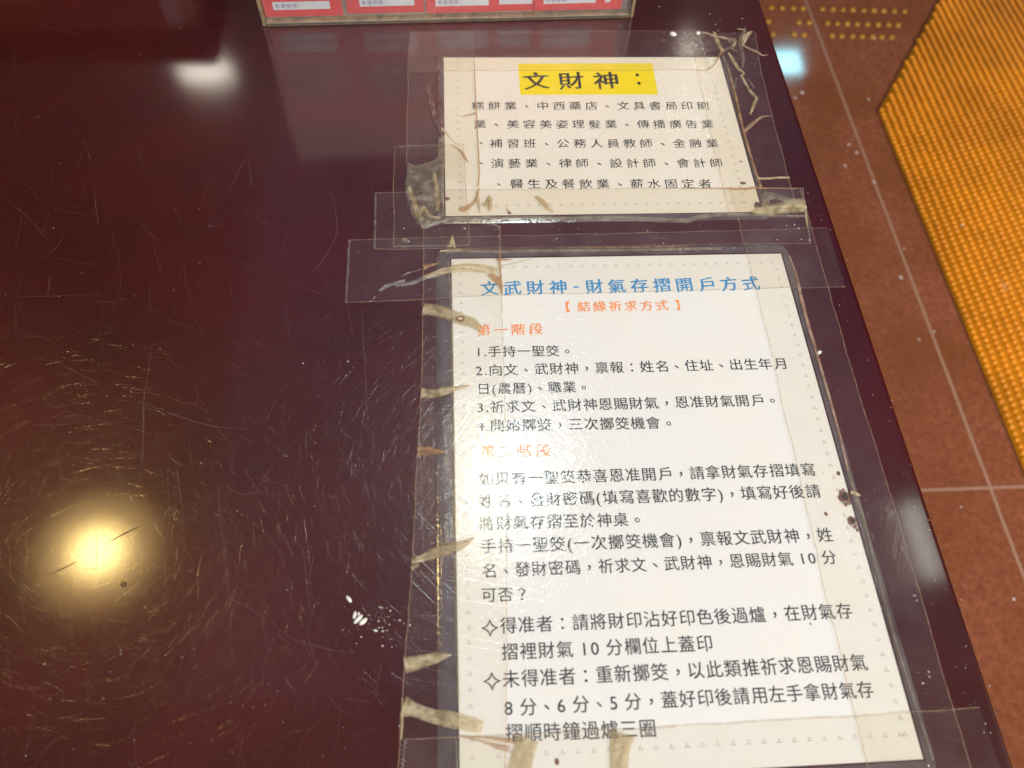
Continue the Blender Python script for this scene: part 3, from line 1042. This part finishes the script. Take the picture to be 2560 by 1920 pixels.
# small card
crumple(t_sp, CR, [(1018, 408), (1040, 414), (1062, 411), (1082, 406), (1094, 390), (1099, 350), (1111, 345), (1112, 420), (1110, 500), (1112, 545), (1080, 556), (1056, 574), (1034, 548), (1020, 510), (1013, 465)], M_GREY, .0020)
crease(t_sp, CR, [(1020, 470, 16), (1035, 505, 14), (1046, 540, 18), (1060, 552, 12)], M_TAN, .0014)
crease(t_sp, CR, [(1045, 548, 6), (1058, 520, 12), (1072, 540, 10), (1100, 546, 8)], M_CREAM, .0014)
crease(t_sp, CR, [(1085, 435, 10), (1092, 480, 14), (1094, 530, 12)], M_CREAM, .0012)
crease(t_sp, CR, [(1098, 345, 4), (1100, 400, 9), (1106, 460, 8), (1108, 540, 8)], M_GREY, .0012)
for a in ([(1005, 598, 10), (1015, 602, 14), (1022, 606, 6)], [(1156, 568, 6), (1162, 573, 8)], [(1084, 578, 5), (1090, 580, 7)]):
    crease(t_sp, CR, a, M_GREY, .0008)
crease(t_sp, CR, [(1131, 590, 3), (1130, 604, 14), (1128, 620, 26)], M_CREAM, .0009)
crease(t_sl, CR, [(1071, 216, 3), (1074, 240, 15), (1084, 285, 15), (1098, 325, 10), (1104, 345, 6)], M_MAUVE, .0012)
crease(t_sl, CR, [(1096, 146, 8), (1099, 220, 7), (1100, 290, 8), (1104, 345, 10)], M_MAUVE, .0008)
crease(t_sl, CR, [(1102, 325, 12), (1110, 330, 8), (1128, 350, 3), (1140, 365, 2)], M_CREAM, .0005)
crease(t_sl, CR, [(1153, 296, 2), (1175, 290, 5), (1190, 286, 8)], M_BROWN, .0004)
crease(t_sl, CR, [(1125, 365, 2), (1150, 378, 5), (1163, 398, 7), (1172, 410, 1)], M_BROWN, .0004)
crease(t_sl, CR, [(1186, 165, 2), (1192, 300, 3), (1198, 430, 4), (1194, 470, 3)], M_BROWN, .0003)
crease(t_sb, CR, [(1062, 568, 10), (1085, 558, 13), (1130, 550, 13), (1250, 548, 11), (1400, 549, 11), (1600, 549, 14), (1712, 553, 15), (1740, 546, 12), (1800, 540, 12), (1900, 540, 10), (2010, 541, 8)], M_GREY, .0014)
crease(t_sb, CR, [(1060, 572, 8), (1090, 560, 9), (1120, 553, 5)], M_CLEAR, .0016)
crease(t_sb, CR, [(1160, 558, 2), (1190, 557, 8), (1225, 561, 6), (1246, 568, 8), (1250, 600, 3), (1249, 650, 3)], M_GREY, .0007)
crease(t_sb, CR, [(1148, 524, 8), (1160, 526, 18), (1180, 514, 10), (1193, 494, 6), (1197, 474, 3)], M_BROWN, .0006)
crease(t_sb, CR, [(1192, 480, 4), (1195, 505, 10), (1200, 535, 3)], M_TAN, .0006)
crease(t_sb, CR, [(1205, 512, 6), (1216, 514, 16), (1224, 500, 14), (1222, 492, 4)], M_TAN, .0006)
crease(t_sb, CR, [(1222, 500, 10), (1225, 520, 14), (1222, 531, 4)], M_TAN, .0006)
crease(t_sb, CR, [(1340, 494, 10), (1356, 508, 16), (1370, 523, 12), (1382, 533, 4)], M_TAN, .0006)
crease(t_sb, CR, [(1266, 524, 3), (1276, 536, 6)], M_PINK, .0004)
crease(t_sb, CR, [(1880, 535, 10), (1910, 528, 30), (1960, 520, 38), (2000, 514, 44), (2014, 514, 40)], M_CREAM, .0012)
crease(t_sb, CR, [(2013, 530, 5), (2016, 552, 6), (2018, 570, 3)], M_CREAM, .0008)
crumple(t_sb, CR, [(1908, 476), (1930, 482), (1950, 486), (1975, 495), (2004, 505), (1990, 508), (1960, 504), (1940, 497), (1924, 500), (1922, 520), (1902, 520)], M_GREY, .0012)
crease(t_sb, CR, [(1700, 474, 2), (1800, 474, 4), (1850, 476, 7), (1892, 472, 7), (1930, 471, 5), (1992, 472, 4)], M_BROWN, .0005)
# ragged right side of the small card
for pts, m in (
        ([(1740, 79, 3), (1762, 83, 7), (1784, 91, 11), (1812, 96, 11), (1836, 103, 9)], M_PINK),
        ([(1784, 80, 5), (1789, 92, 11), (1797, 113, 12), (1808, 131, 9)], M_CREAM),
        ([(1834, 96, 6), (1838, 104, 8), (1832, 118, 8)], M_TAN),
        ([(1862, 69, 5), (1860, 82, 12), (1850, 104, 12), (1852, 122, 11), (1857, 145, 10), (1856, 172, 5)], M_GREY),
        ([(1881, 79, 2), (1872, 84, 12), (1862, 94, 16), (1858, 108, 9), (1855, 114, 6)], M_CREAM),
        ([(1842, 73, 2), (1852, 74, 5), (1862, 76, 5)], M_CREAM),
        ([(1855, 113, 6), (1876, 124, 8), (1896, 133, 8), (1905, 139, 6), (1920, 138, 2)], M_PINK),
        ([(1810, 126, 6), (1800, 136, 9), (1793, 150, 5), (1784, 166, 3), (1768, 177, 2), (1740, 180, 2)], M_BROWN),
        ([(1810, 127, 4), (1822, 121, 9), (1834, 125, 8), (1844, 131, 4)], M_GREY),
        ([(1834, 100, 4), (1830, 112, 8), (1824, 122, 6)], M_MAUVE),
        ([(1821, 133, 6), (1830, 148, 11), (1845, 172, 10), (1856, 180, 8), (1860, 186, 6)], M_CREAM),
        ([(1860, 186, 5), (1854, 191, 7), (1863, 208, 8), (1873, 226, 9), (1886, 240, 8), (1891, 248, 6)], M_CREAM),
        ([(1891, 245, 8), (1886, 258, 9), (1880, 274, 8), (1875, 288, 2)], M_CREAM),
        ([(1866, 195, 2), (1876, 208, 7), (1886, 222, 5)], M_MAUVE),
        ([(1856, 332, 10), (1872, 318, 12), (1888, 304, 10), (1905, 293, 8), (1926, 290, 2)], M_PINK),
        ([(1806, 135, 6), (1822, 178, 8), (1834, 220, 9), (1840, 198, 4)], M_GREY),
        ([(1820, 170, 6), (1838, 240, 8), (1856, 320, 9), (1876, 392, 8), (1892, 442, 8), (1902, 470, 10)], M_BROWN),
        ([(1892, 447, 10), (1916, 447, 8), (1945, 445, 7), (1973, 445, 8)], M_CREAM),
        ([(1836, 198, 10), (1845, 196, 3)], M_MAUVE)):
    crease(t_sr, CR, pts, m, .0010)

# ------------------------------------------------------------------ the clear stand with the red cards
YB = (T(667, 66).y + T(1573, 44).y) / 2


def V(px, py, y):
    """where the sight line of a photo pixel meets the upright plane at distance y"""
    d = FWD + RGT * ((px - CX) / FPX) + DWN * ((py - CY) / FPX)
    return C + d * ((y - C.y) / d.y)


a, b = T(667, 66), T(1573, 44)
ang = math.atan2(b.y - a.y, b.x - a.x)
WID = (b - a).length
stand = thing('card_stand', 'clear acrylic stand with grubby edges holding a row of red cards', 'display stand')
stand.location = a
stand.rotation_euler = (0, 0, ang)
HST, DST = 0.135, 0.012
o = MB(); o.box((0.002, 0.006, 0.003), (WID - .002, 0.0085, HST), M_BOARD); o.build('backing_board', stand)
o = MB(); o.box((0.0, 0.0, 0.0028), (WID, 0.0016, HST), M_ACRYL); o.build('front_sheet', stand, bevel=.0004)
o = MB(); o.box((0.0, 0.0002, 0.0), (WID, DST, 0.0026), M_RAIL); o.box((0.001, -0.0003, 0.0010), (WID - .001, 0.0001, 0.0024), M_RAILD); o.build('bottom_rail', stand, bevel=.0004)
for x0 in (-0.003, WID + .0004):
    o = MB(); o.box((x0, -0.0002, 0.0), (x0 + .0026, DST, HST), M_RAIL); o.build('side_rail', stand, bevel=.0006)
inv = Matrix.Translation(a) @ Matrix.Rotation(ang, 4, 'Z')


def card(px0, px1, field, label, square=None, dz=0.0, words=True, yoff=0.0050):
    """one red card, sized from the photo at its bottom edge"""
    def loc(px, py):
        q = inv.inverted() @ V(px, py, YB + .004)
        return q.x, q.z
    x0, z0 = loc(px0, 55)
    x1, _ = loc(px1, 50)
    r = thing('red_card', label, 'card', 'red cards in the clear stand')
    r.location, r.rotation_euler = a, (0, 0, ang)
    zb_ = 0.0045 + dz
    m = MB()
    m.box((x0, yoff - .0003, zb_), (x1, yoff + .0002, zb_ + .098), M_RED)
    m.build('card_front', r)
    fx0, fx1 = loc(field[0], 35)[0], loc(field[1], 35)[0]
    p_ = MB()
    for k_, (za, zc) in enumerate(((0.0098, 0.0162), (0.0185, 0.0262))):
        yy = yoff - .0005
        p_.add([(fx0, yy, zb_ + za - .004), (fx1, yy, zb_ + za - .004), (fx1, yy, zb_ + zc - .004), (fx0, yy, zb_ + zc - .004)], [(0, 1, 2, 3)], M_WHITE)
        if words:
            s = '幸運號碼' if k_ == 0 else '姓名'
            hh = (zc - za) * .62
            for i, ch in enumerate(s):
                vs_, fs_, _, (gx0, gx1, gy0, gy1) = glyph(ch)
                kk = hh / EM
                p_.add([(fx0 + .0012 + hh * (i + .5) * 1.05 + (v.x - (gx0 + gx1) / 2) * kk, yy - .0001, zb_ + (za + zc) / 2 - .004 + (v.y - MIDY) * kk) for v in vs_], fs_, M_PURPLE)
            xe = fx0 + .0012 + hh * len(s) * 1.05 + hh * .25
            for zz in (.3, .6):
                zq = zb_ + za - .004 + (zc - za) * zz
                p_.add([(xe, yy - .0001, zq), (xe + hh * .14, yy - .0001, zq), (xe + hh * .14, yy - .0001, zq + hh * .14), (xe, yy - .0001, zq + hh * .14)], [(0, 1, 2, 3)], M_PURPLE)
    if square:
        sx0, sx1 = loc(square[0], 25)[0], loc(square[1], 25)[0]
        p_.add([(sx0, yoff - .0005, zb_ + .006), (sx1, yoff - .0005, zb_ + .006), (sx1, yoff - .0005, zb_ + .0125), (sx0, yoff - .0005, zb_ + .0125)], [(0, 1, 2, 3)], M_WHITE)
    # pale band and gold picture frame higher up, seen in the mirror of the table
    p_.add([(x0 + .006, yoff - .0005, zb_ + .032), (x1 - .006, yoff - .0005, zb_ + .032), (x1 - .006, yoff - .0005, zb_ + .072), (x0 + .006, yoff - .0005, zb_ + .072)], [(0, 1, 2, 3)], M_LACQ)
    p_.build('printed_fields', r)


card(672, 862, (690, 830), 'leftmost red card, fields faded, bottom corner worn away', words=True)
card(874, 1062, (903, 1038), 'red card between the grey gap and the seam, printing worn along its foot', dz=.0012)
card(1068, 1232, (1090, 1222), 'middle red card with clear purple field print')
card(1225, 1345, (1248, 1330), 'narrow red card tucked behind its neighbour on the right', words=False, yoff=.0056)
card(1336, 1552, (1358, 1488), 'rightmost red card with a small white square beside its field', square=(1513, 1526), yoff=.0044, dz=.0004)

# ------------------------------------------------------------------ lacquered box standing farther back (mirrored in the table top)
bx = thing('offering_box', 'dark red lacquered offering box with gold bands, mirrored in the table top', 'box')
o = MB(); o.box((-0.80, 0.71, 0.004), (-0.255, 0.95, 0.165), M_LACQ); o.build('box_body', bx, bevel=.03)
o = MB(); o.box((-0.81, 0.698, 0.150), (-0.2417, 0.96, 0.182), M_WOOD); o.build('lid', bx, bevel=.012)
o = MB(); o.box((-0.78, 0.7065, 0.085), (-0.40, 0.7100, 0.105), M_GOLD); o.build('gold_band', bx)
for xx in (-.50, -.72):
    o = MB(); o.box((xx - .02, 0.7060, 0.030), (xx + .02, 0.7100, 0.062), M_GOLD); o.build('gold_ornament', bx, bevel=.004)
for xx in (-.76, -.38):
    o = MB(); o.box((xx, 0.73, 0.0), (xx + .04, 0.93, 0.0045), M_WOOD); o.build('foot', bx)

# ------------------------------------------------------------------ mat and studs on the floor
ma = T(2202, 275, FLOOR + .006)
mr = T(2560, 1180, FLOOR + .006)
mt = T(2350, 0, FLOOR + .006)
MX0 = (ma.x + mr.x) / 2
dirv = (mt - ma).normalized()
mt2 = ma + dirv * 1.1
MX1 = mt2.x
poly = [(MX0, -0.3), (MX1, -0.3), (MX1, mt2.y), (MX0, ma.y)]
mm = MB()
zt = FLOOR + .005
mm.add([(x, y, FLOOR + .0005) for x, y in poly] + [(x, y, zt) for x, y in poly],
       [(4, 5, 6, 7)] + [(i, (i + 1) % 4, 4 + (i + 1) % 4, 4 + i) for i in range(4)], M_MAT)
SXP, SYP = 0.0172, 0.0118
i = 0
x = MX0 + .006
while x < MX1 and x < MX0 + .62:
    y = 0.30 + (SYP / 2 if i % 2 else 0)
    while True:
        lim = ma.y + (x - MX0) * dirv.y / dirv.x
        if y > lim - .006 or y > 2.0:
            break
        # skip what lies outside the frame
        q = Vector((x, y, zt)) - C
        dpt = q.dot(FWD)
        u_, v_ = CX + FPX * q.dot(RGT) / dpt, CY + FPX * q.dot(DWN) / dpt
        if u_ < 2760 and -200 < v_ < 2050:
            r = .0055
            jx, jy = x + random.uniform(-.0008, .0008), y + random.uniform(-.0008, .0008)
            vv = []
            for rr, zz in ((1.0, 0.0), (0.86, .0022), (0.45, .0039)):
                for k_ in range(8):
                    an = k_ * math.pi / 4
                    vv.append((jx + r * rr * math.cos(an), jy + r * rr * math.sin(an), zt + zz))
            vv.append((jx, jy, zt + .0044))
            ff = [(q_ * 8 + k_, q_ * 8 + (k_ + 1) % 8, q_ * 8 + 8 + (k_ + 1) % 8, q_ * 8 + 8 + k_) for q_ in range(2) for k_ in range(8)]
            ff += [(16 + k_, 16 + (k_ + 1) % 8, 24) for k_ in range(8)]
            mm.add(vv, ff, M_MAT)
        y += SYP
    x += SXP
    i += 1
tag(mm.build('floor_mat', smooth=True), 'orange vinyl floor mat covered in small round bumps', 'mat')

stud_me = None
rows = [(20, [1927, 1955, 1982, 2006, 2055, 2081, 2106, 2131, 2158, 2184, 2208, 2234, 2260]),
        (55, [1920, 1996, 2022, 2067, 2092, 2117, 2142, 2168, 2194, 2220, 2244]),
        (86, [1932, 1984, 2009, 2079, 2103, 2130, 2154, 2180, 2203, 2228]),
        (-14, [1918, 1945, 1971, 1997, 2022, 2070, 2096, 2121, 2147, 2172, 2198, 2224, 2250, 2275])]
for yy, xs in rows:
    for xx in xs:
        if yy == -14:
            continue
        slope = (xx - 1930) * .028
        q = T(xx, yy + slope, FLOOR)
        if stud_me is None:
            s = MB()
            vv = []
            for rr, zz in ((1, 0), (.85, .003), (.45, .0045)):
                for k_ in range(10):
                    an = 2 * math.pi * k_ / 10
                    vv.append((.0072 * rr * math.cos(an), .0072 * rr * math.sin(an), zz))
            s.add(vv, [(q_ * 10 + k_, q_ * 10 + (k_ + 1) % 10, q_ * 10 + 10 + (k_ + 1) % 10, q_ * 10 + 10 + k_) for q_ in range(2) for k_ in range(10)] + [tuple(range(20, 30))], M_STUD)
            o = s.build('floor_stud', smooth=True)
            stud_me = o.data
        else:
            o = bpy.data.objects.new('floor_stud', stud_me)
            COL.objects.link(o)
        o.location = (q.x, q.y, FLOOR + .0003)
        tag(o, 'small yellow round stud in the rows on the brown tiles', 'stud', 'yellow studs on the tiles')

# ------------------------------------------------------------------ crumbs and dust
def crumb(px, py, l, w, rot, label, group='white crumbs on the table'):
    q = T(px, py)
    m = MB()
    vv, n = [], 8
    for zz, kk in ((0.0002, 1.0), (0.0009, .9), (0.0014, .55)):
        for i in range(n):
            an = 2 * math.pi * i / n
            x_, y_ = l * kk * math.cos(an) * random.uniform(.85, 1.1), w * kk * math.sin(an) * random.uniform(.85, 1.1)
            vv.append((q.x + x_ * math.cos(rot) - y_ * math.sin(rot), q.y + x_ * math.sin(rot) + y_ * math.cos(rot), zz))
    ff = [(r_ * n + i, r_ * n + (i + 1) % n, r_ * n + n + (i + 1) % n, r_ * n + n + i) for r_ in range(2) for i in range(n)] + [tuple(range(2 * n, 3 * n))]
    m.add(vv, ff, M_CRUMB)
    tag(m.build('crumb', smooth=True), label, 'crumb', group)


crumb(872, 1498, .0022, .0010, -.9, 'white crumb lying apart above the cluster of crumbs')
crumb(887, 1538, .0021, .0009, 1.4, 'upright narrow white crumb at the left of the cluster')
crumb(896, 1548, .0030, .0010, .8, 'longest white crumb, slanted, in the middle of the cluster')
crumb(908, 1554, .0024, .0012, .7, 'broad white crumb at the right of the cluster')
crumb(897, 1535, .0009, .0006, 1.2, 'tiny white crumb above the middle of the cluster')
crumb(939, 1577, .0012, .0006, -.3, 'small white crumb on its own between the cluster and the tape')
crumb(1682, 86, .0030, .0022, -.5, 'white flake above the top right of the small card')
crumb(1745, 84, .0018, .0016, 0, 'white flake touching the tip of the ragged tape')
crumb(2047, 882, .0016, .0011, .5, 'white speck on the tape right of the large sheet')

ds = MB()


def speck(px, py, r, z=0.0):
    q = T(px, py)
    zz = height(q.x, q.y) + .0007 if q.x > T(860, py).x else .0001
    n = 6
    vv = []
    for i in range(n):
        an = 2 * math.pi * i / n
        k_ = random.uniform(.6, 1.2)
        vv.append((q.x + r * k_ * math.cos(an), q.y + r * k_ * math.sin(an), zz))
    vv.append((q.x, q.y, zz + r * .7))
    ds.add(vv, [(i, (i + 1) % n, n) for i in range(n)], M_DUST)


for _ in range(170):
    speck(random.uniform(0, 1000), random.uniform(0, 1900), random.choice([.00015, .0002, .0002, .0003]))
for _ in range(40):
    speck(random.gauss(950, 45), random.gauss(1570, 22), random.choice([.0002, .0003, .0005]))
for _ in range(60):
    t = random.random()
    speck(1985 + 480 * t + random.uniform(-20, 60), 420 + 1450 * t, random.choice([.0002, .0002, .00035]))
for _ in range(26):
    speck(random.uniform(1600, 1880), random.uniform(0, 130), random.choice([.0002, .0003, .0006]))
for _ in range(22):
    speck(random.uniform(1000, 2010), random.uniform(565, 612), random.choice([.0002, .0003, .0005]))
for p in ((1985, 563), (1995, 572), (2003, 600), (2022, 602), (1965, 565), (2285, 1490), (2290, 1502), (2320, 1680), (2322, 1692), (2305, 1708), (1022, 605), (1162, 573), (758, 908), (870, 905)):
    speck(*p, .0006)
tag(ds.build('dust'), 'pale dust specks strewn over the table top', 'dust', kind='stuff')
fd = MB()
for p, r in (((2005, 232), .010), ((1988, 245), .007), ((2171, 249), .007), ((2142, 382), .008), ((2112, 415), .007), ((2185, 456), .008), ((2251, 694), .008), ((2335, 830), .005), ((2297, 849), .005), ((2260, 622), .005), ((2402, 1268), .004), ((2534, 1498), .006), ((2186, 97), .008), ((2122, 362), .008), ((2400, 570), .006)):
    q = T(*p, FLOOR)
    fd.disc((q.x, q.y, FLOOR + .008 if p == (2400, 570) else FLOOR + .0008), r * .38, r * .5, M_DUST, 8, .25)
tag(fd.build('grit'), 'pale grit scattered on the brown tiles', 'grit', kind='stuff')
